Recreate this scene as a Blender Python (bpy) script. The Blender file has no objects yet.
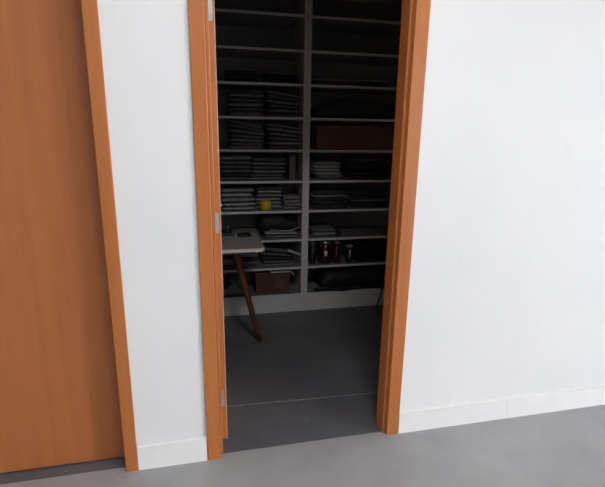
import bpy, bmesh, math, random
from mathutils import Vector, Matrix
from mathutils import noise as mnoise

S = bpy.context.scene
COL = S.collection

# ------------------------------------------------------------------ camera
cd = bpy.data.cameras.new('camera')
cam = bpy.data.objects.new('camera', cd)
COL.objects.link(cam)
S.camera = cam
cd.sensor_fit = 'HORIZONTAL'
cd.sensor_width = 36.0
cd.lens = 445.96 * 36.0 / 605.0
cd.clip_start = 0.02
cR = Vector((0.97570617, -0.21860876, 0.01441125))
cU = Vector((0.03949326, 0.24020787, 0.96991776))
cF = Vector((0.21549421, 0.94578559, -0.24300588))
m = Matrix((cR, cU, -cF)).transposed().to_4x4()
m.translation = Vector((0, -1.779, 1.45))
cam.matrix_world = m

# ------------------------------------------------------------------ world
w = bpy.data.worlds.new('world')
S.world = w
w.use_nodes = True
w.node_tree.nodes['Background'].inputs[0].default_value = (0.80, 0.88, 1.0, 1)
w.node_tree.nodes['Background'].inputs[1].default_value = 0.5

# ------------------------------------------------------------------ exposure
S.view_settings.view_transform = 'Standard'
S.view_settings.look = 'None'
S.view_settings.gamma = 1
S.view_settings.use_curve_mapping = False
S.view_settings.exposure = 0.0

# ------------------------------------------------------------------ lamps of the outer room: right-end panel first, then added unseen fill panels
def area(name, loc, sx, sy, power, col=(0.985, 0.99, 1.0)):
    l = bpy.data.lights.new(name, 'AREA')
    l.shape = 'RECTANGLE'; l.size = sx; l.size_y = sy
    l.energy = power; l.color = col
    o = bpy.data.objects.new(name, l)
    COL.objects.link(o); o.location = loc
    return o
PANELS = [((10.0, -6.5, 2.86), 1.0, 0.6, 1380), ((0.45, -1.4, 2.86), 0.5, 0.5, 22),
          ((-2.3, -2.4, 2.86), 1.2, 0.3, 10), ((0.75, -4.4, 2.86), 1.2, 0.3, 9)]
for i, (loc, sx, sy, p) in enumerate(PANELS):
    area('panel_or_fill_light', loc, sx, sy, p)

# ================================================================== materials
def new_mat(name):
    mt = bpy.data.materials.new(name)
    mt.use_nodes = True
    nt = mt.node_tree
    b = nt.nodes['Principled BSDF']
    return mt, nt, b

def nz(nt, scale, detail=3, stretch=None, rough=0.6, coord='Object'):
    tc = nt.nodes.new('ShaderNodeTexCoord')
    mp = nt.nodes.new('ShaderNodeMapping')
    n = nt.nodes.new('ShaderNodeTexNoise')
    nt.links.new(tc.outputs[coord], mp.inputs[0])
    nt.links.new(mp.outputs[0], n.inputs['Vector'])
    if stretch: mp.inputs['Scale'].default_value = stretch
    n.inputs['Scale'].default_value = scale
    n.inputs['Detail'].default_value = detail
    n.inputs['Roughness'].default_value = rough
    return n

def ramp(nt, src, c0, c1, p0=0.3, p1=0.7):
    r = nt.nodes.new('ShaderNodeValToRGB')
    nt.links.new(src, r.inputs[0])
    r.color_ramp.elements[0].position = p0
    r.color_ramp.elements[1].position = p1
    r.color_ramp.elements[0].color = (*c0, 1)
    r.color_ramp.elements[1].color = (*c1, 1)
    return r

def bump(nt, b, src, strength, dist=0.01):
    bp = nt.nodes.new('ShaderNodeBump')
    bp.inputs['Strength'].default_value = strength
    bp.inputs['Distance'].default_value = dist
    nt.links.new(src, bp.inputs['Height'])
    nt.links.new(bp.outputs[0], b.inputs['Normal'])

def basic(name, c, rough=0.6, var=0.06, scale=6, bmp=0.0, metallic=0, spec=0.5, stretch=None, bdist=0.004, sheen=0):
    mt, nt, b = new_mat(name)
    n = nz(nt, scale, stretch=stretch)
    lo = tuple(x * (1 - var) for x in c); hi = tuple(min(1, x * (1 + var)) for x in c)
    r = ramp(nt, n.outputs[0], lo, hi)
    nt.links.new(r.outputs[0], b.inputs['Base Color'])
    b.inputs['Roughness'].default_value = rough
    b.inputs['Metallic'].default_value = metallic
    b.inputs['Specular IOR Level'].default_value = spec
    if sheen: b.inputs['Sheen Weight'].default_value = sheen
    if bmp: bump(nt, b, n.outputs[0], bmp, bdist)
    return mt

def wall_paint():
    mt, nt, b = new_mat('white_wall_paint')
    n1 = nz(nt, 1.3, 4)
    r = ramp(nt, n1.outputs[0], (0.775, 0.78, 0.79), (0.815, 0.815, 0.815), 0.35, 0.65)
    # faint grey scuffs
    n2 = nz(nt, 5.0, 2, stretch=(1, 1, 0.8))
    r2 = ramp(nt, n2.outputs[0], (1, 1, 1), (0.93, 0.93, 0.93), 0.70, 0.78)
    mx = nt.nodes.new('ShaderNodeMixRGB'); mx.blend_type = 'MULTIPLY'; mx.inputs[0].default_value = 1
    nt.links.new(r.outputs[0], mx.inputs[1]); nt.links.new(r2.outputs[0], mx.inputs[2])
    nt.links.new(mx.outputs[0], b.inputs['Base Color'])
    b.inputs['Roughness'].default_value = 0.55
    n3 = nz(nt, 60, 2)
    bump(nt, b, n3.outputs[0], 0.08, 0.002)
    return mt

def wood(name, dark, light, rough=0.38, scale=7.0, axis='Z', streak=0.5):
    mt, nt, b = new_mat(name)
    st = {'Z': (9, 9, 0.35), 'X': (0.35, 9, 9), 'Y': (9, 0.35, 9)}[axis]
    n = nz(nt, scale * 0.35, 5, stretch=st, rough=0.55)
    n2 = nz(nt, scale * 4, 3, stretch=st, rough=0.7)
    mxv = nt.nodes.new('ShaderNodeMix'); mxv.inputs['Factor'].default_value = 0.35
    nt.links.new(n.outputs[0], mxv.inputs['A']); nt.links.new(n2.outputs[0], mxv.inputs['B'])
    r = ramp(nt, mxv.outputs[0], dark, light, 0.34, 0.66)
    nt.links.new(r.outputs[0], b.inputs['Base Color'])
    b.inputs['Roughness'].default_value = rough
    b.inputs['Coat Weight'].default_value = 0.12
    b.inputs['Coat Roughness'].default_value = 0.3
    bump(nt, b, n2.outputs[0], 0.05, 0.002)
    return mt

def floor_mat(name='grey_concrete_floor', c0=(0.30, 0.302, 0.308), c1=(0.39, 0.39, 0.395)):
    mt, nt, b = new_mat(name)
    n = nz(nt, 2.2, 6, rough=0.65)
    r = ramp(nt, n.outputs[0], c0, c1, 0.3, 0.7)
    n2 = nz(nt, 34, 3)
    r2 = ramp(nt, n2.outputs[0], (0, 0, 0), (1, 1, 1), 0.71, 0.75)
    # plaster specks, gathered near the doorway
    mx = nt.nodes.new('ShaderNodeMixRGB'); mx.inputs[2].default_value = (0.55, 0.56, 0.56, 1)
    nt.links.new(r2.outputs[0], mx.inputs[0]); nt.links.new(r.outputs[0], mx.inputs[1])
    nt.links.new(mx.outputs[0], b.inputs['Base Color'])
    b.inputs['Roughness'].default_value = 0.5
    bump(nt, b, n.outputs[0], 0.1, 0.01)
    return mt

M = dict(
    wall=wall_paint(),
    store=basic('dimmed_storeroom_wall', (0.36, 0.36, 0.36), 0.7),  # wall colour darkened to cut bounced light in the storeroom
    ceil=basic('ceiling_white', (0.8, 0.8, 0.79), 0.8),
    base=basic('white_baseboard_tile', (0.84, 0.84, 0.84), 0.3, 0.02),
    joint=basic('pale_joint', (0.50, 0.50, 0.50), 0.8),
    floor=floor_mat(),
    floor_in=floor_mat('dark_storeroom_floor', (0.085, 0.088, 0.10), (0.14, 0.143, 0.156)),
    crack=basic('joint_filler', (0.27, 0.275, 0.28), 0.8, 0.5, 22),
    leaf=wood('cherry_veneer_leaf', (0.38, 0.122, 0.034), (0.45, 0.150, 0.045)),
    frame=wood('cherry_frame_wood', (0.40, 0.125, 0.030), (0.50, 0.172, 0.046), 0.33),
    edge=basic('pale_edge_band', (0.62, 0.40, 0.30), 0.4),
    steel=basic('dull_steel', (0.42, 0.42, 0.44), 0.42, 0.1, 20, metallic=0.6),
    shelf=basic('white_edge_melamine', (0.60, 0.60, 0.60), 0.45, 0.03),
    board=basic('shaded_melamine_board', (0.20, 0.198, 0.195), 0.5, 0.05),  # shade inside the shelves put into the board colour
    back=basic('shaded_hardboard_back', (0.25, 0.247, 0.242), 0.6, 0.08),  # back darkened in colour to stand in for deep shelf shade
    top=basic('beige_grey_laminate', (0.32, 0.30, 0.28), 0.5, 0.04),
    rim=basic('cream_edge_band', (0.66, 0.63, 0.58), 0.4, 0.03),
    leg=wood('walnut_leg_wood', (0.10, 0.032, 0.011), (0.17, 0.056, 0.019), 0.35),
    black=basic('black_cotton', (0.034, 0.034, 0.037), 0.95, 0.3, 60, 0.25, spec=0.15, sheen=0.1),
    charcoal=basic('charcoal_cotton', (0.14, 0.14, 0.145), 0.95, 0.2, 60, 0.25, spec=0.15),
    slate=basic('slate_cotton', (0.23, 0.23, 0.24), 0.95, 0.2, 60, 0.25, spec=0.15),
    grey=basic('grey_cotton', (0.33, 0.33, 0.335), 0.9, 0.12, 60, 0.25, spec=0.2),
    pale=basic('pale_cotton', (0.42, 0.42, 0.43), 0.9, 0.1, 50, 0.25, spec=0.2),
    white=basic('white_cotton', (0.62, 0.61, 0.60), 0.9, 0.06, 50, 0.2, spec=0.2),
    navy=basic('navy_cotton', (0.011, 0.012, 0.020), 0.95, 0.3, 60, 0.25, spec=0.1),
    maroon=basic('maroon_box_card', (0.095, 0.040, 0.034), 0.8, 0.15, 12),
    brown=basic('brown_box_card', (0.13, 0.062, 0.045), 0.8, 0.12, 9),
    tape=basic('parcel_tape', (0.20, 0.11, 0.065), 0.4, 0.05),
    yellow=basic('yellow_plastic', (0.55, 0.40, 0.02), 0.5, 0.05),
    paper=basic('white_paper', (0.66, 0.66, 0.65), 0.8, 0.03),
    nylon=basic('black_nylon', (0.013, 0.013, 0.015), 0.6, 0.2, 90, 0.3, spec=0.35),
    plastic=basic('black_plastic', (0.015, 0.015, 0.016), 0.35, 0.1, 20),
    lid=basic('silver_lid', (0.72, 0.72, 0.72), 0.25, 0.05, 20, metallic=0.9),
    lab=basic('white_label', (0.72, 0.66, 0.66), 0.6, 0.04),
    greybag=basic('grey_felt', (0.20, 0.20, 0.20), 0.95, 0.25, 18, 0.3),
)
def glass_red(name, c):
    mt, nt, b = new_mat(name)
    n = nz(nt, 8)
    r = ramp(nt, n.outputs[0], c, tuple(x * 1.3 for x in c))
    nt.links.new(r.outputs[0], b.inputs['Base Color'])
    b.inputs['Roughness'].default_value = 0.08
    b.inputs['Coat Weight'].default_value = 0.6
    return mt
M['jarred'] = glass_red('dark_red_glaze', (0.028, 0.004, 0.006))
M['jarblack'] = glass_red('black_glaze', (0.012, 0.012, 0.013))
def plastic_wrap():
    mt, nt, b = new_mat('clear_wrapped_grey')
    n = nz(nt, 9, 4)
    r = ramp(nt, n.outputs[0], (0.21, 0.21, 0.215), (0.33, 0.33, 0.335))
    nt.links.new(r.outputs[0], b.inputs['Base Color'])
    b.inputs['Roughness'].default_value = 0.25
    b.inputs['Coat Weight'].default_value = 0.5
    bump(nt, b, n.outputs[0], 0.5, 0.01)
    return mt
M['wrap'] = plastic_wrap()
def emis():
    mt, nt, b = new_mat('lamp_diffuser')
    b.inputs['Base Color'].default_value = (0.9, 0.9, 0.9, 1)
    b.inputs['Emission Color'].default_value = (1, 0.98, 0.95, 1)
    b.inputs['Emission Strength'].default_value = 3
    return mt
M['diff'] = emis()

# ================================================================== mesh helpers
def add_box(bm, x0, x1, y0, y1, z0, z1):
    vs = [bm.verts.new((x, y, z)) for x in (x0, x1) for y in (y0, y1) for z in (z0, z1)]
    for f in ((0, 1, 3, 2), (4, 6, 7, 5), (0, 4, 5, 1), (2, 3, 7, 6), (0, 2, 6, 4), (1, 5, 7, 3)):
        bm.faces.new([vs[i] for i in f])
    return vs

def bevel_all(bm, r, seg=2):
    bmesh.ops.bevel(bm, geom=list(bm.edges), offset=r, segments=seg, affect='EDGES', profile=0.5)

def add_prism(bm, pts, z0, z1):            # polygon in xy, extruded in z
    lo = [bm.verts.new((x, y, z0)) for x, y in pts]
    hi = [bm.verts.new((x, y, z1)) for x, y in pts]
    n = len(pts)
    bm.faces.new(lo[::-1]); bm.faces.new(hi)
    for i in range(n):
        bm.faces.new((lo[i], lo[(i + 1) % n], hi[(i + 1) % n], hi[i]))

def add_tube(bm, pts, radii, seg=12, cap=True):
    pts = [Vector(p) for p in pts]
    if not hasattr(radii, '__len__'): radii = [radii] * len(pts)
    rings = []
    up = Vector((0, 0, 1))
    for i, p in enumerate(pts):
        a = pts[max(i - 1, 0)]; b = pts[min(i + 1, len(pts) - 1)]
        t = (b - a).normalized()
        s = t.cross(up if abs(t.z) < 0.95 else Vector((0, 1, 0))).normalized()
        u = s.cross(t)
        rings.append([bm.verts.new(p + (s * math.cos(k * 2 * math.pi / seg) + u * math.sin(k * 2 * math.pi / seg)) * radii[i]) for k in range(seg)])
    for r0, r1 in zip(rings, rings[1:]):
        for k in range(seg):
            bm.faces.new((r0[k], r0[(k + 1) % seg], r1[(k + 1) % seg], r1[k]))
    if cap:
        bm.faces.new(rings[0][::-1]); bm.faces.new(rings[-1])

def add_lathe(bm, prof, cx=0, cy=0, seg=24):
    rings = [[bm.verts.new((cx + r * math.cos(k * 2 * math.pi / seg), cy + r * math.sin(k * 2 * math.pi / seg), z)) for k in range(seg)] for r, z in prof]
    for r0, r1 in zip(rings, rings[1:]):
        for k in range(seg):
            bm.faces.new((r0[k], r0[(k + 1) % seg], r1[(k + 1) % seg], r1[k]))
    bm.faces.new(rings[0][::-1]); bm.faces.new(rings[-1])

def obj(name, bm, mat, parent=None, smooth=False):
    bmesh.ops.recalc_face_normals(bm, faces=bm.faces)
    me = bpy.data.meshes.new(name)
    bm.to_mesh(me); bm.free()
    me.materials.append(mat)
    if smooth:
        for p in me.polygons: p.use_smooth = True
    o = bpy.data.objects.new(name, me)
    COL.objects.link(o)
    if parent: o.parent = parent
    return o

def box_obj(name, dims, mat, parent=None, r=0.0, seg=2):
    bm = bmesh.new(); add_box(bm, *dims)
    if r: bevel_all(bm, r, seg)
    return obj(name, bm, mat, parent)

def tag(o, label, cat, group=None, kind=None):
    o['label'] = label; o['category'] = cat
    if group: o['group'] = group
    if kind: o['kind'] = kind
    return o

def thing(name, label, cat, loc=(0, 0, 0), rz=0, group=None, kind=None):
    o = bpy.data.objects.new(name, None)
    o.empty_display_size = 0.1
    COL.objects.link(o)
    o.location = loc; o.rotation_euler = (0, 0, rz)
    return tag(o, label, cat, group, kind)

# ================================================================== the setting
CEIL = 2.9
def structure(name, boxes, mat, label, cat):
    bm = bmesh.new()
    for b in boxes: add_box(bm, *b)
    return tag(obj(name, bm, mat), label, cat, None, 'structure')

structure('floor', [(-3.6, 12.1, -8.1, 0.02, -0.1, 0)], M['floor'], 'light grey concrete floor of the hall', 'floor')
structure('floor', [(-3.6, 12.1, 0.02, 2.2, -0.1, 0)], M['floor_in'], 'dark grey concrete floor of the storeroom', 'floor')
structure('ceiling', [(-3.6, 12.1, -8.1, 2.2, CEIL, CEIL + 0.1)], M['ceil'], 'white ceiling above the hall and the storeroom', 'ceiling')
# front wall with the two door openings (0.12 m thick)
HEAD = 2.12
structure('wall_front', [(-3.6, -1.225, 0, 0.12, 0, CEIL), (-1.225, -0.355, 0, 0.12, HEAD, CEIL), (-0.355, 0.012, 0, 0.12, 0, CEIL),
                         (0.012, 0.865, 0, 0.12, HEAD, CEIL), (0.865, 12.1, 0, 0.12, 0, CEIL)],
          M['wall'], 'white painted wall holding the two wooden door frames', 'wall')
structure('wall_back', [(-3.6, 12.1, -8.1, -8.0, 0, CEIL)], M['wall'], 'white wall behind the viewer', 'wall')
structure('wall_left', [(-3.6, -3.5, -8.0, 0, 0, CEIL)], M['wall'], 'white wall at the left end of the hall', 'wall')
structure('wall_right', [(12.0, 12.1, -8.0, 0, 0, CEIL)], M['wall'], 'white wall at the right end of the hall', 'wall')
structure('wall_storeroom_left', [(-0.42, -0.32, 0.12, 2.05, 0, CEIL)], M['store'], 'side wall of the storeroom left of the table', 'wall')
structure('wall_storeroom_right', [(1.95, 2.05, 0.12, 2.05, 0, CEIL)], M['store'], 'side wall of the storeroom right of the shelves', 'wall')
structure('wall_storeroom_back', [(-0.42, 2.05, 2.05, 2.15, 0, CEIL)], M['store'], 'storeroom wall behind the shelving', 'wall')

# baseboards (white tile strip with hairline joints)
bb = structure('baseboard_right', [(0.906, 1.513, -0.012, 0, 0, 0.114), (1.515, 2.113, -0.012, 0, 0, 0.114), (2.115, 2.713, -0.012, 0, 0, 0.114),
                                   (2.715, 12.0, -0.012, 0, 0, 0.114), (0.906, 12.0, -0.0105, 0, 0, 0.1125)],
               M['base'], 'white skirting strip along the wall right of the open doorway', 'baseboard')
structure('baseboard_middle', [(-0.318, -0.024, -0.012, 0, 0, 0.114)], M['base'], 'white skirting strip between the two door frames', 'baseboard')
structure('baseboard_left', [(-3.5, -1.266, -0.012, 0, 0, 0.114)], M['base'], 'white skirting strip left of the closed wooden door', 'baseboard')

# floor joint: irregular narrow filler line just inside the doorway
bm = bmesh.new()
random.seed(4)
N = 60
prev = None
for i in range(N + 1):
    x = -0.3 + 2.2 * i / N
    y = 0.383 - 0.038 * (x - 0.129) / 0.889 + random.uniform(-0.002, 0.002)
    hw = 0.0014 + 0.0045 * max(0, mnoise.noise(Vector((x * 9, 3.1, 0))))
    a = bm.verts.new((x, y - hw, 0.0012)); b = bm.verts.new((x, y + hw, 0.0012))
    a2 = bm.verts.new((x, y - hw, -0.004)); b2 = bm.verts.new((x, y + hw, -0.004))
    if prev:
        bm.faces.new((prev[0], a, b, prev[1])); bm.faces.new((prev[2], prev[0], a, a2)) if False else bm.faces.new((prev[0], prev[2], a2, a))
        bm.faces.new((prev[1], b, b2, prev[3]))
    prev = (a, b, a2, b2)
tag(obj('trim_1', bm, M['crack']), 'pale filled joint line across the floor just inside the doorway', 'floor joint', None, 'structure')

# ------------------------------------------------------------------ door frames
def casing_piece(name, parent, x0, x1, z0, z1, out=-1):
    """architrave with a small step and rounded outer edge; out = side on which the wall lies"""
    y0 = -0.012
    return box_obj(name, (x0, x1, y0, 0.0, z0, z1), M['frame'], parent, 0.0025, 2)

# closed door on the left
d1 = thing('door_1', 'closed flat cherry-wood door with its wooden frame at the left', 'door', (-0.79, 0, 0), 0, None, 'structure')
def local(x): return x + 0.79
casing_piece('casing', d1, local(-0.370), local(-0.320), 0, HEAD + 0.02)
casing_piece('casing', d1, local(-1.260), local(-1.210), 0, HEAD + 0.02)
casing_piece('head_casing', d1, local(-1.210), local(-0.370), HEAD - 0.03, HEAD + 0.02)
bm = bmesh.new()
add_box(bm, local(-0.372), local(-0.357), 0.0, 0.12, 0, HEAD - 0.03)
obj('jamb', bm, M['frame'], d1)
bm = bmesh.new()
add_box(bm, local(-1.223), local(-1.208), 0.0, 0.12, 0, HEAD - 0.03)
obj('jamb', bm, M['frame'], d1)
box_obj('head_jamb', (local(-1.223), local(-0.357), 0, 0.12, HEAD - 0.03, HEAD - 0.015), M['frame'], d1)
lf = box_obj('door_leaf', (local(-1.204), local(-0.376), 0.080, 0.115, 0.008, HEAD - 0.034), M['leaf'], d1, 0.001, 1)
# lever handle on the closed leaf, beyond the left edge of the photo
bm = bmesh.new()
hx = local(-1.14)
add_box(bm, hx - 0.02, hx + 0.02, 0.074, 0.0802, 0.93, 1.13)
add_tube(bm, [(hx, 0.078, 1.05), (hx, 0.03, 1.05), (hx + 0.01, 0.022, 1.05), (hx + 0.12, 0.022, 1.05)], 0.009, 12)
obj('door_handle', bm, M['steel'], d1, True)

# open doorway
d2 = thing('door_2', 'open cherry-wood doorway into the dark storeroom, its leaf swung inwards', 'door', (0.44, 0, 0), 0, None, 'structure')
def lc(x): return x - 0.44
XL, XR = 0.033, 0.843                       # inner edges of the casings
casing_piece('casing', d2, lc(-0.022), lc(XL), 0, HEAD + 0.02)
casing_piece('casing', d2, lc(XR), lc(0.9045), 0, HEAD + 0.02)
casing_piece('head_casing', d2, lc(XL), lc(XR), HEAD - 0.035, HEAD + 0.02)
box_obj('jamb', (lc(0.012), lc(XL + 0.002), 0.0, 0.12, 0, HEAD - 0.03), M['frame'], d2)
box_obj('jamb', (lc(XR - 0.002), lc(0.865), 0.0, 0.12, 0, HEAD - 0.03), M['frame'], d2)
box_obj('head_jamb', (lc(0.012), lc(0.865), 0, 0.12, HEAD - 0.035, HEAD - 0.015), M['frame'], d2)
box_obj('door_stop', (lc(XL + 0.002), lc(XL + 0.015), 0.009, 0.084, 0, HEAD - 0.035), M['frame'], d2, 0.002)
box_obj('door_stop', (lc(XR - 0.015), lc(XR - 0.002), 0.009, 0.084, 0, HEAD - 0.035), M['frame'], d2, 0.002)
# leaf opened a little past square: its hinge edge faces the viewer
dl = bpy.data.objects.new('door_leaf', None)
bm = bmesh.new()
add_box(bm, 0, 0.037, 0.0, 0.775, 0.008, HEAD - 0.04)
bevel_all(bm, 0.0012, 1)
dl = obj('door_leaf', bm, M['frame'], d2)
dl.location = (lc(XL + 0.003), 0.112, 0)
dl.rotation_euler = (0, 0, math.radians(1.5))
e = box_obj('edge_band', (0.0355, 0.0385, -0.0006, 0.02, 0.008, HEAD - 0.04), M['edge'], dl)
for zc in (0.228, 1.069, 1.90):
    bm = bmesh.new()
    # hinge flap with clipped corners let into the leaf's edge, plus three screws
    W, Hh = 0.011, 0.044
    pts = [(-W, -Hh + .006), (-W + .004, -Hh), (W - .004, -Hh), (W, -Hh + .006), (W, Hh - .006), (W - .004, Hh), (-W + .004, Hh), (-W, Hh - .006)]
    f0 = [bm.verts.new((0.019 + a, -0.0018, zc + b)) for a, b in pts]
    f1 = [bm.verts.new((0.019 + a, 0.001, zc + b)) for a, b in pts]
    bm.faces.new(f0); bm.faces.new(f1[::-1])
    for i in range(8): bm.faces.new((f0[i], f0[(i + 1) % 8], f1[(i + 1) % 8], f1[i]))
    for dz in (-0.028, 0, 0.028):
        add_tube(bm, [(0.019, -0.0015, zc + dz), (0.019, -0.0026, zc + dz)], [0.0036, 0.003], 10)
    obj('hinge', bm, M['steel'], dl)
bm = bmesh.new()
add_box(bm, 0.037, 0.043, 0.69, 0.73, 0.93, 1.13)
add_tube(bm, [(0.04, 0.71, 1.05), (0.075, 0.71, 1.05), (0.08, 0.70, 1.05), (0.08, 0.59, 1.05)], 0.009, 12)
obj('door_handle', bm, M['steel'], dl, True)

# ------------------------------------------------------------------ hall ceiling lights (out of frame; all but the right-end panel are added fill)
PL = ['square ceiling lamp panel near the right end of the hall', 'added unseen fill light panel just above the viewer',
      'added unseen fill light panel toward the left end of the hall', 'added unseen fill light panel near the back wall of the hall']
for (loc, sx, sy, p), lb in zip(PANELS, PL):
    t = thing('ceiling_or_fill_light', lb, 'ceiling light', (loc[0], loc[1], CEIL), 0, 'lamp panels on the hall ceiling')
    bm = bmesh.new()
    a, b = sx / 2 + .03, sy / 2 + .03
    for x0, x1, y0, y1 in ((-a, a, -b, -b + .03), (-a, a, b - .03, b), (-a, -a + .03, -b + .03, b - .03), (a - .03, a, -b + .03, b - .03)):
        add_box(bm, x0, x1, y0, y1, -0.03, 0)
    obj('lamp_frame', bm, M['steel'], t)
    box_obj('diffuser', (-sx / 2, sx / 2, -sy / 2, sy / 2, -0.022, -0.012), M['diff'], t)

# ================================================================== shelving
D = 1.610                    # front face of the shelving
DB = 2.03                    # back
ZS = [0.147, 0.377, 0.608, 0.840, 1.073, 1.308, 1.545, 1.783, 2.017, 2.250]
T = 0.018
def shelving(x0, x1, label):
    t = thing('shelving_unit', label, 'shelving', ((x0 + x1) / 2, D, 0), 0, 'white storeroom shelving units')
    hw = (x1 - x0) / 2; dp = DB - D; s = 0.0265
    for sx in (-1, 1):
        a, b = sorted((sx * hw, sx * (hw - s)))
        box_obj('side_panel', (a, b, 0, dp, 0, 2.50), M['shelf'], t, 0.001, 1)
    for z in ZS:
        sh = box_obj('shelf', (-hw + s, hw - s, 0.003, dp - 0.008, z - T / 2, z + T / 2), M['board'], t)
        box_obj('edge_band', (-hw + s, hw - s, 0.001, 0.003, z - T / 2, z + T / 2), M['shelf'], sh)  # front strip keeps the lit white; board behind carries painted shade
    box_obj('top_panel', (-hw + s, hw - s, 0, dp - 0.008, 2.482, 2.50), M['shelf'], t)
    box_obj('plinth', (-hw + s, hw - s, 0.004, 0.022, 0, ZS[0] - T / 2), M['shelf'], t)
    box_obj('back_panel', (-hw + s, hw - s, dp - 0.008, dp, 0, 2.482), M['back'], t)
    return t
shelving(-0.318, 0.7915, 'white open shelving unit left of the double upright, behind the table')
shelving(0.7925, 1.93, 'white open shelving unit right of the double upright')

# ================================================================== folded garments
def slab(bm, w, d, t, cx, cy, cz, seed, tilt=0.0, amp=0.004, ex=4.0, nx=14, ny=8, sag=0.0, floorz=None):
    """soft cushion-like slab: superellipse cross-section, wrinkled"""
    seg = 16
    rows = []
    for i in range(nx + 1):
        u = i / nx * 2 - 1
        # ends round off
        k = (1 - abs(u) ** 10) ** 0.25 if abs(u) < 1 else 0.0
        k = max(k, 0.55)
        ring = []
        for j in range(seg):
            a = 2 * math.pi * j / seg
            c, s_ = math.cos(a), math.sin(a)
            y = math.copysign(abs(c) ** (2 / ex), c) * d / 2
            z = math.copysign(abs(s_) ** (2 / 2.2), s_) * t / 2 * k
            x = u * w / 2 * (1 if abs(u) < 1 else 1)
            p = Vector((x, y, z))
            n = mnoise.noise_vector(Vector((x * 9 + seed * 7.3, y * 9, z * 12 + seed)))
            p += Vector((n.x * amp * 1.5, n.y * amp * 2.0, n.z * amp))
            p.z += x * tilt - sag * (x * 2 / w) ** 2
            ring.append(bm.verts.new((p.x + cx, p.y + cy, p.z + cz if floorz is None else max(floorz, p.z + cz))))
        rows.append(ring)
    for r0, r1 in zip(rows, rows[1:]):
        for j in range(seg):
            bm.faces.new((r0[j], r0[(j + 1) % seg], r1[(j + 1) % seg], r1[j]))
    bm.faces.new(rows[0][::-1]); bm.faces.new(rows[-1])

GARM = {}
def garment_mesh(w, d, t, folds, seed, mat, tilt=0.0, sag=0.0):
    bm = bmesh.new()
    ft = t / folds
    for k in range(folds):
        slab(bm, w * random.uniform(.97, 1.0), d * random.uniform(.95, 1.0), ft * 1.0, random.uniform(-.004, .004), random.uniform(-.006, .006),
             ft * (k + .5), seed * 3 + k, tilt, 0.0010, sag=sag, floorz=0.0 if tilt == 0 else None)
    bmesh.ops.recalc_face_normals(bm, faces=bm.faces)
    me = bpy.data.meshes.new('folded_garment')
    bm.to_mesh(me); bm.free()
    me.materials.append(mat)
    for p in me.polygons: p.use_smooth = True
    return me

ORD = ['bottom', 'second', 'third', 'fourth', 'fifth', 'sixth', 'seventh', 'eighth']
def stack(where, group, cx, zb, w, hs, mats, colours, d=0.30, tilts=None, folds=1, jit=0.008, name='folded_garment', noun='folded garment', front=0.02, shift=None):
    """one thing per garment, piled from zb up. hs: thickness list"""
    z = zb
    n = len(hs)
    for i, h in enumerate(hs):
        mt = mats[i % len(mats)] if len(mats) != n else mats[i]
        cn = colours[i % len(colours)] if len(colours) != n else colours[i]
        tl = tilts[i] if tilts else 0.0
        if tilts and i: z += abs(tilts[i] - tilts[i - 1]) * w * 0.52
        me = garment_mesh(w, d, h - 0.0012, folds, random.random() * 50, mt, tl)
        o = bpy.data.objects.new(name, me)
        COL.objects.link(o)
        sh = shift[i] if shift else 0
        o.location = (cx + random.uniform(-jit, jit) + sh, D + front + d / 2 + random.uniform(0, .02), z)
        o.rotation_euler = (0, 0, random.uniform(-.03, .03))
        pos = 'top' if i == n - 1 else ORD[i]
        if n == 1: tag(o, where, 'clothes', group)
        else: tag(o, '%s folded cloth, %s %s %s' % (cn, pos, 'up in' if 0 < i < n - 1 else 'of', where), 'clothes', group)
        z += h
    return z

random.seed(11)
sf = lambda k: ZS[k] + T / 2 + 0.001        # top surface of shelf k
G = 'piles of folded clothes on the shelves'
m_ = M
# row z index: 7 above first line, 6 A, 5 B, 4 C, 3 D, 2 E, 1 F, 0 G
# ---- A left
stack('the left pile above the tilted piles', G, 0.347, sf(6), 0.25, [.033, .033, .033, .033, .033], [m_['slate'], m_['charcoal'], m_['slate'], m_['charcoal'], m_['slate']], ['slate grey', 'charcoal', 'slate grey', 'charcoal', 'slate grey'])
stack('the slumping pile level with the black bundle', G, 0.630, sf(6), 0.235, [.028, .028, .026, .028, .026, .026],
      [m_['charcoal'], m_['slate']], ['charcoal', 'slate grey'], tilts=[0, -.03, -.06, -.09, -.12, -.14], shift=[0, 0, 0, -.004, -.008, -.012])
# ---- B left
stack('the left pile level with the brown carton', G, 0.347, sf(5), 0.25, [.024, .024, .024, .024, .023, .022, .020],
      [m_['grey'], m_['slate'], m_['grey'], m_['slate'], m_['grey'], m_['slate'], m_['slate']],
      ['medium grey', 'slate grey', 'medium grey', 'slate grey', 'medium grey', 'slate grey', 'slate grey'], tilts=[0, -.01, -.03, -.06, -.12, -.18, -.22])
stack('the pile beside the upright, level with the carton', G, 0.632, sf(5), 0.235, [.028, .028, .028, .028, .028, .026],
      [m_['slate'], m_['grey'], m_['slate'], m_['slate'], m_['grey'], m_['slate']],
      ['slate grey', 'medium grey', 'slate grey', 'slate grey', 'medium grey', 'slate grey'], tilts=[0, -.02, -.05, -.08, -.11, -.13])
# ---- C left
stack('the far left pile below the tilted piles', G, 0.255, sf(4), 0.245, [.026, .030, .030, .030, .034, .036],
      [m_['charcoal'], m_['black'], m_['charcoal'], m_['charcoal'], m_['charcoal'], m_['slate']],
      ['charcoal', 'black', 'charcoal', 'charcoal', 'charcoal', 'slate grey'])
stack('the pile left of the upright file', G, 0.513, sf(4), 0.255, [.026, .026, .028, .030, .030, .032],
      [m_['slate'], m_['charcoal'], m_['slate'], m_['charcoal'], m_['slate'], m_['charcoal']],
      ['slate grey', 'charcoal', 'slate grey', 'charcoal', 'slate grey', 'charcoal'])
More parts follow.
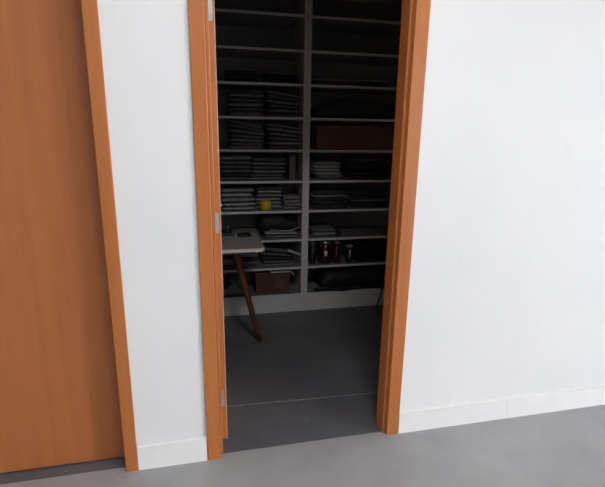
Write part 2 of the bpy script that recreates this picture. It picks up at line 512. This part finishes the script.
# ---- D left: wrapped pale clothes
stack('the pile left of the yellow tub', G, 0.27, sf(3), 0.25, [.032, .034, .036, .036, .034],
      [m_['wrap'], m_['wrap'], m_['slate'], m_['wrap'], m_['slate']], ['pale grey wrapped', 'pale grey wrapped', 'slate grey', 'pale grey wrapped', 'slate grey'])
stack('the pile behind the yellow tub', G, 0.52, sf(3), 0.20, [.03, .03, .03, .03, .03, .026],
      [m_['wrap'], m_['slate'], m_['wrap'], m_['slate'], m_['wrap'], m_['slate']], ['pale grey wrapped', 'slate grey'], d=0.26, front=0.09)
stack('the low pile right of the yellow tub', G, 0.70, sf(3), 0.125, [.026, .026, .026, .026],
      [m_['slate'], m_['slate'], m_['wrap'], m_['slate']], ['slate grey', 'dark grey', 'pale grey wrapped', 'slate grey'])
# ---- E left : grey pile at far left behind the table, black bag, garment under it
stack('the low pair left of the shoulder bag', G, 0.33, sf(2), 0.21, [.024, .022],
      [m_['charcoal'], m_['slate']], ['charcoal', 'slate grey'])
stack('the pair under the shoulder bag', G, 0.615, sf(2), 0.26, [.030, .028],
      [m_['slate'], m_['grey']], ['slate grey', 'grey'])
# ---- F left : slumped clothes
stack('the slumped pile under the pale roll', G, 0.588, sf(1), 0.27, [.020, .022, .024, .024, .024],
      [m_['slate'], m_['charcoal'], m_['black'], m_['charcoal'], m_['charcoal']],
      ['slate grey', 'charcoal', 'black', 'charcoal', 'charcoal'], tilts=[0, -.03, -.06, -.10, -.16])
stack('the small pile behind the table top', G, 0.33, sf(1), 0.18, [.026, .026, .026, .026],
      [m_['charcoal'], m_['slate'], m_['black'], m_['charcoal']], ['charcoal', 'slate grey', 'black', 'charcoal'])
# ---- C right
stack('the pale pile below the brown carton', G, 0.985, sf(4), 0.215, [.020, .016, .028, .026, .026, .024],
      [m_['charcoal'], m_['pale'], m_['grey'], m_['pale'], m_['pale'], m_['grey']],
      ['charcoal', 'white', 'grey', 'pale grey', 'pale grey', 'grey'], shift=[0.01, 0.02, -.005, 0, -.008, 0])
stack('the black pile right of the pale one', G, 1.33, sf(4), 0.34, [.030, .028, .030, .028, .030, .022],
      [m_['black'], m_['black'], m_['navy'], m_['black'], m_['black'], m_['charcoal']],
      ['black', 'black', 'dark navy', 'black', 'black', 'charcoal'])
# ---- D right
stack('the pile directly below the pale pile', G, 1.02, sf(3), 0.29, [.034, .032, .030, .014, .026],
      [m_['black'], m_['black'], m_['black'], m_['grey'], m_['black']],
      ['black', 'black', 'black', 'grey', 'black'])
stack('the right pile, two shelves below the carton', G, 1.36, sf(3), 0.32, [.030, .024, .014, .030, .028],
      [m_['black'], m_['black'], m_['grey'], m_['black'], m_['black']],
      ['black', 'black', 'grey', 'black', 'black'])
# ---- F right
stack('the pile right of the jars', G, 1.40, sf(1), 0.32, [.036, .036, .036, .036, .030],
      [m_['navy']] * 5,
      ['dark navy'] * 5)
# ---- topmost visible shelf
stack('the far left pile in the topmost row', G, 0.32, sf(7), 0.24, [.030, .028, .028],
      [m_['navy'], m_['black'], m_['black']], ['dark navy', 'black', 'black'])
stack('the topmost row pile just left of the upright', G, 0.61, sf(7), 0.24, [.030, .028, .028],
      [m_['black'], m_['black'], m_['charcoal']], ['black', 'black', 'charcoal'])
stack('the topmost row pile just right of the upright', G, 0.98, sf(7), 0.24, [.028, .026],
      [m_['charcoal'], m_['slate']], ['charcoal', 'slate grey'])
stack('the far right pile in the topmost row', G, 1.32, sf(7), 0.26, [.030, .028],
      [m_['black'], m_['slate']], ['black', 'slate grey'])

# ------------------------------------------------------------------ heaps (slumped cloth, bags)
def heap(name, x0, x1, z0, hgt, mat, label, cat, depth=0.30, seed=1, prof=None, amp=0.014, front=0.02, parent=None, yoff=0):
    """soft body: lofted along x with a height profile, wrinkled"""
    bm = bmesh.new()
    nx, seg = 36, 28
    prof = prof or [(0, .5), (.15, .9), (.5, 1), (.85, .9), (1, .5)]
    def ph(u):
        for (a, b), (c, d_) in zip(prof, prof[1:]):
            if u <= c:
                k = (u - a) / (c - a); k = k * k * (3 - 2 * k)
                return b + (d_ - b) * k
        return prof[-1][1]
    rows = []
    for i in range(nx + 1):
        u = i / nx
        x = x0 + (x1 - x0) * u
        h = hgt * ph(u)
        endk = min(1, (min(u, 1 - u) / 0.06 + 0.02)) ** 0.5
        ring = []
        for j in range(seg):
            a = 2 * math.pi * j / seg
            c, s_ = math.cos(a), math.sin(a)
            y = math.copysign(abs(c) ** 0.6, c) * depth / 2 * (0.85 + 0.15 * endk)
            z = h / 2 + math.copysign(abs(s_) ** 0.7, s_) * h / 2 * endk
            n = mnoise.noise_vector(Vector((x * 12 + seed * 3.1, y * 10, z * 16)))
            n2 = mnoise.noise_vector(Vector((x * 30 + seed, y * 25, z * 34)))
            p = Vector((x + n.x * amp * .6, (0 if parent else D) + front + depth / 2 + yoff + y + n.y * amp, z0 + max(0.0, z + (n.z * amp + n2.z * amp * .4) * (1 if s_ > -.2 else 0))))
            ring.append(bm.verts.new(p))
        rows.append(ring)
    for r0, r1 in zip(rows, rows[1:]):
        for j in range(seg):
            bm.faces.new((r0[j], r0[(j + 1) % seg], r1[(j + 1) % seg], r1[j]))
    bm.faces.new(rows[0][::-1]); bm.faces.new(rows[-1])
    o = obj(name, bm, mat, parent, True)
    if label: tag(o, label, cat)
    return o

# A right: wide black cloth heap
heap('cloth_bundle', 0.87, 1.62, sf(6), 0.15, M['black'], 'wide black cloth bundle filling the shelf above the long brown box', 'cloth bundle', 0.34, 2,
     [(0, .5), (.12, .82), (.35, 1), (.6, .95), (.8, .75), (1, .45)])
# E left: black bag with pale piping
bag = thing('shoulder_bag', 'black soft bag with a pale rim line, beside the upright above the table', 'bag', (0.60, D, sf(2)))
def ring_pts(n, f): return [f(i / n) for i in range(n + 1)]
b0 = heap('bag_body', -0.165, 0.165, 0.062, 0.130, M['nylon'], None, None, 0.28, 5,
          [(0, .9), (.2, 1), (.5, 1), (.75, .75), (1, .35)], 0.008, parent=bag)
bm = bmesh.new()
add_tube(bm, ring_pts(18, lambda u: (-0.085 + 0.245 * u, 0.008 + 0.01 * math.sin(u * 6), 0.082 - 0.018 * math.sin(math.pi * u) + 0.022 * u * u)), 0.0042, 8)
o = obj('piping', bm, M['grey'], bag, True); o['label'] = 'pale grey rim piping'
bm = bmesh.new()
add_tube(bm, ring_pts(20, lambda u: (-0.09 + 0.17 * u, 0.07, 0.178 + 0.018 * math.sin(math.pi * u) - 0.03 * u)), 0.006, 8)
obj('carrying_strap', bm, M['nylon'], bag, True)

# F left: pale rolled paper lying on the pile
bm = bmesh.new()
for rr in (0.0115,):
    pts = [(0.655, D + 0.004, 0.527), (0.755, D + 0.004, 0.485)]
    add_tube(bm, pts, rr, 16)
add_tube(bm, [(0.6535, D + 0.004, 0.5276), (0.6555, D + 0.004, 0.5268)], 0.006, 12)
tag(obj('paper_roll', bm, M['pale'], None, True), 'short pale roll lying slanted on the slumped clothes beside the upright', 'roll')

# G left: maroon box, paper hanging off its lid, grey felt bag, light back items
bx = thing('storage_box', 'dark maroon cardboard box on the lowest shelf, behind the table leg', 'box', (0.535, D + 0.03, sf(0)))
box_obj('box_body', (-0.138, 0.138, 0, 0.30, 0, 0.160), M['maroon'], bx, 0.003)
bm = bmesh.new(); add_box(bm, -0.142, 0.142, -0.004, 0.304, 0.148, 0.182); bevel_all(bm, 0.003)
obj('lid', bm, M['maroon'], bx)
box_obj('label_patch', (0.02, 0.085, -0.0012, 0.0, 0.05, 0.095), M['brown'], bx)
# paper sheet sliding off the box top, one corner drooping
bm = bmesh.new()
g = []
for i in range(11):
    row = []
    for j in range(7):
        u, v = i / 10, j / 6
        x = 0.515 + 0.20 * u; y = D + 0.006 + 0.2 * v + 0.01 * u
        z = sf(0) + 0.1835 + 0.0035 * (1 - u) - (0.034 * max(0, (u - .8) / .2) ** 1.3) * (1 - v * .6)
        row.append((bm.verts.new((x, y, z)), bm.verts.new((x, y, z + 0.0015))))
    g.append(row)
for i in range(10):
    for j in range(6):
        for k in (0, 1):
            bm.faces.new((g[i][j][k], g[i + 1][j][k], g[i + 1][j + 1][k], g[i][j + 1][k]))
for i in range(10):
    for j in (0, 6): bm.faces.new((g[i][j][0], g[i + 1][j][0], g[i + 1][j][1], g[i][j][1]))
for j in range(6):
    for i in (0, 10): bm.faces.new((g[i][j][0], g[i][j + 1][0], g[i][j + 1][1], g[i][j][1]))
tag(obj('paper_sheet', bm, M['paper'], None, True), 'pale sheet drooping over the lid of the maroon box', 'paper')
heap('cloth_bundle', 0.06, 0.335, sf(0), 0.115, M['greybag'], 'crumpled grey cloth on the lowest shelf, left of the table leg', 'cloth bundle', 0.28, 9,
     [(0, .4), (.3, .55), (.55, 1), (.8, .6), (1, .35)], 0.02)

# D left: yellow roll (tape) standing in front of the pile
bm = bmesh.new()
add_lathe(bm, [(0.034, 0), (0.041, 0.004), (0.045, 0.03), (0.044, 0.058), (0.036, 0.074), (0.020, 0.080)], 0, 0, 28)
yo = tag(obj('yellow_ball', bm, M['yellow'], None, True), 'small bright yellow tub in front of the wrapped pile on the fifth shelf', 'tub')
yo.name = 'plastic_tub'
yo.location = (0.482, D + 0.045, sf(3))

# C left: grey file holder standing between pile and upright
bm = bmesh.new()
add_prism(bm, [(0, 0), (0.05, 0), (0.05, 0.25), (0, 0.25)], 0, 0.19)
bevel_all(bm, 0.006)
fo = tag(obj('document_file', bm, M['charcoal']), 'dark upright file standing between the pile and the upright on the fourth shelf', 'file')
fo.location = (0.670, D + 0.05, sf(4))

# B right: long brown carton
bx = thing('cardboard_carton', 'long brown cardboard carton on the third shelf right of the upright', 'box', (1.22, D + 0.02, sf(5)))
box_obj('carton_body', (-0.345, 0.345, 0, 0.36, 0, 0.165), M['brown'], bx, 0.003)
bm = bmesh.new(); add_box(bm, -0.3465, 0.3465, -0.0015, 0.3615, 0.158, 0.182); bevel_all(bm, 0.002)
obj('lid', bm, M['brown'], bx)

# E right: pale folded piece, small dark item, black flat cloth
stack('the low pair left of the small black jar', G, 0.97, sf(2), 0.20, [.034, .026],
      [m_['slate'], m_['charcoal']], ['slate grey', 'charcoal'], front=0.05)
def bottle(name, x, y, zb, prof, mat, lidprof, lidmat, label, cat, band=None, group=None):
    t = thing(name, label, cat, (x, y, zb), 0, group)
    bm = bmesh.new(); add_lathe(bm, prof); obj('body', bm, mat, t, True)
    bm = bmesh.new(); add_lathe(bm, lidprof); obj('lid', bm, lidmat, t, True)
    if band:
        bm = bmesh.new()
        r, z0, z1, a0, a1 = band
        n = 10; pr = None
        for i in range(n + 1):
            a = a0 + (a1 - a0) * i / n
            vs = [bm.verts.new((rr * math.cos(a), rr * math.sin(a), z)) for rr in (r + 0.0012,) for z in (z0, z1)]
            vs2 = [bm.verts.new((r * 0.99 * math.cos(a), r * 0.99 * math.sin(a), z)) for z in (z0, z1)]
            if pr:
                bm.faces.new((pr[0], vs[0], vs[1], pr[1]))
                bm.faces.new((pr[1], vs[1], vs2[1], pr[3])); bm.faces.new((pr[0], pr[2], vs2[0], vs[0]))
            pr = vs + vs2
        obj('label_band', bm, M['lab'], t, True)
    return t
# small black jar on shelf E
bottle('small_jar', 1.085, D + 0.06, sf(2), [(0.020, 0), (0.022, 0.004), (0.022, 0.04), (0.017, 0.05)], M['jarblack'], [(0.016, 0.05), (0.018, 0.052), (0.018, 0.064), (0.015, 0.066)],
       M['plastic'], 'small black jar standing alone on the sixth shelf', 'jar')
# F right: jars and the dark red bottle
z = sf(1)
bottle('glass_jar', 0.875, D + 0.07, z, [(0.026, 0), (0.028, 0.005), (0.028, 0.15), (0.022, 0.17)], M['jarblack'], [(0.022, 0.17), (0.024, 0.172), (0.024, 0.188), (0.02, 0.19)],
       M['steel'], 'slim black bottle beside the upright, left of the red tin', 'bottle')
bottle('glass_tin', 0.985, D + 0.075, z, [(0.050, 0), (0.053, 0.006), (0.055, 0.13), (0.052, 0.155), (0.040, 0.168)], M['jarred'],
       [(0.040, 0.168), (0.044, 0.170), (0.044, 0.186), (0.040, 0.189)], M['lid'], 'dark red jar with a silver lid and small white label on the seventh shelf', 'jar',
       (0.0548, 0.07, 0.112, math.radians(-112), math.radians(-88)))
bottle('glass_jar', 1.085, D + 0.07, z, [(0.032, 0), (0.034, 0.005), (0.034, 0.145), (0.024, 0.165)], M['jarred'], [(0.022, 0.165), (0.024, 0.167), (0.024, 0.184), (0.02, 0.186)],
       M['steel'], 'narrow dark red bottle between the silver-lidded jar and the clear cup', 'bottle')
bottle('glass_jar', 1.19, D + 0.06, z, [(0.024, 0), (0.025, 0.004), (0.029, 0.12), (0.029, 0.135)], M['jarblack'], [(0.029, 0.135), (0.031, 0.137), (0.031, 0.146), (0.027, 0.149)],
       M['steel'], 'small dark cup with a lid, left of the dark pile on the seventh shelf', 'cup',
       (0.0275, 0.05, 0.11, math.radians(-105), math.radians(-90)))

# G right: big black travel bag and its strap
bag = thing('travel_bag', 'large black soft travel bag on the lowest shelf right of the upright', 'bag', (1.22, D, sf(0)))
b0 = heap('bag_body', -0.28, 0.48, 0, 0.172, M['nylon'], None, None, 0.33, 7, [(0, .75), (.12, .95), (.5, 1), (.85, .95), (1, .8)], 0.010, parent=bag)
bm = bmesh.new()
add_tube(bm, ring_pts(24, lambda u: (-0.34 + 0.62 * u, 0.004 - 0.008 * math.sin(math.pi * u), 0.02 + 0.010 * math.sin(u * 12))), 0.013, 10)
obj('carrying_strap', bm, M['nylon'], bag, True)

# ================================================================== table
tb = thing('side_table', 'small wooden-legged table with a beige-grey top and pale rim, behind the left jamb', 'table', (0.065, 1.125, 0))
def rrect(x0, x1, y0, y1, r, n=8):
    pts = []
    for cx, cy, a0 in ((x1 - r, y1 - r, 0), (x0 + r, y1 - r, 90), (x0 + r, y0 + r, 180), (x1 - r, y0 + r, 270)):
        for k in range(n + 1):
            a = math.radians(a0 + 90 * k / n)
            pts.append((cx + r * math.cos(a), cy + r * math.sin(a)))
    return pts
TX0, TX1, TY0, TY1 = -0.305, 0.309, -0.218, 0.218
bm = bmesh.new(); add_prism(bm, rrect(TX0 + .004, TX1 - .004, TY0 + .004, TY1 - .004, 0.03), 0.736, 0.7405)
obj('table_top', bm, M['top'], tb)
bm = bmesh.new(); add_prism(bm, rrect(TX0, TX1, TY0, TY1, 0.034), 0.717, 0.7365)
o = obj('rim', bm, M['rim'], tb); o['label'] = 'pale cream edge of the table top'
box_obj('apron', (TX0 + .06, TX1 - .13, -0.09, 0.09, 0.672, 0.717), M['leg'], tb, 0.003)
def leg(tx, ty, fx, fy):
    bm = bmesh.new()
    n = 8
    pts, rr = [], []
    for i in range(n + 1):
        u = i / n
        pts.append((tx + (fx - tx) * u, ty + (fy - ty) * u, 0.715 * (1 - u)))
        rr.append(0.029 * (1 - u) + 0.0145 * u)
    add_tube(bm, pts, rr, 18)
    for v in bm.verts:
        v.co.z = max(v.co.z, 0.0)
    return obj('leg', bm, M['leg'], tb, True)
leg(0.125, 0.0, 0.297, 0.0)
leg(-0.17, -0.10, -0.27, -0.17)
leg(-0.17, 0.10, -0.27, 0.17)

# things on the table top (dark shapes by the left jamb)
ZT = 0.741
t = thing('desk_stapler', 'small dark stand on the table beside the left jamb', 'stand', (0.165, 1.30, ZT))
t.name = 'small_stand'
box_obj('base', (-0.045, 0.045, -0.03, 0.03, 0, 0.012), M['plastic'], t, 0.002)
bm = bmesh.new(); add_box(bm, -0.012, 0.012, -0.015, 0.015, 0.012, 0.062); bevel_all(bm, 0.003)
obj('post', bm, M['plastic'], t)
bm = bmesh.new(); slab(bm, 0.09, 0.10, 0.014, 0, 0, 0.007, 3, 0, 0.002)
nb = tag(obj('cloth_pad', bm, M['nylon'], None, True), 'flat black cloth lying on the far edge of the table top', 'cloth')
nb.location = (0.275, 1.275, ZT)

# ================================================================== sled-base chair behind the right jamb
ch = thing('sled_chair', 'black metal sled-base chair mostly hidden behind the right door jamb', 'chair', (1.62, 1.22, 0))
r_ = 0.0075
def runner(s):
    bm = bmesh.new()
    x = s * 0.235
    a = s * 0.225
    P = [(a - s * .04, 0.20, 0.44), (x - s * .02, 0.255, 0.12), (x, 0.262, 0.03), (x, 0.25, r_), (x, 0.22, r_), (x, -0.20, r_), (x, -0.235, r_ + .01), (x, -0.24, 0.04), (a - s * .03, -0.20, 0.44)]
    add_tube(bm, P, r_, 10)
    return obj('leg', bm, M['plastic'], ch, True)
runner(-1); runner(1)
bm = bmesh.new(); slab(bm, 0.40, 0.42, 0.03, 0, 0, 0.455, 2, 0, 0.001)
obj('seat', bm, M['plastic'], ch, True)
for s_ in (-1, 1):
    bm = bmesh.new()
    add_tube(bm, [(s_ * 0.17, -0.19, 0.45), (s_ * 0.175, -0.25, 0.62), (s_ * 0.175, -0.27, 0.80)], 0.008, 10)
    obj('back_post', bm, M['plastic'], ch, True)
bm = bmesh.new(); add_box(bm, -0.18, 0.18, -0.28, -0.262, 0.62, 0.84); bevel_all(bm, 0.006)
obj('backrest', bm, M['plastic'], ch)
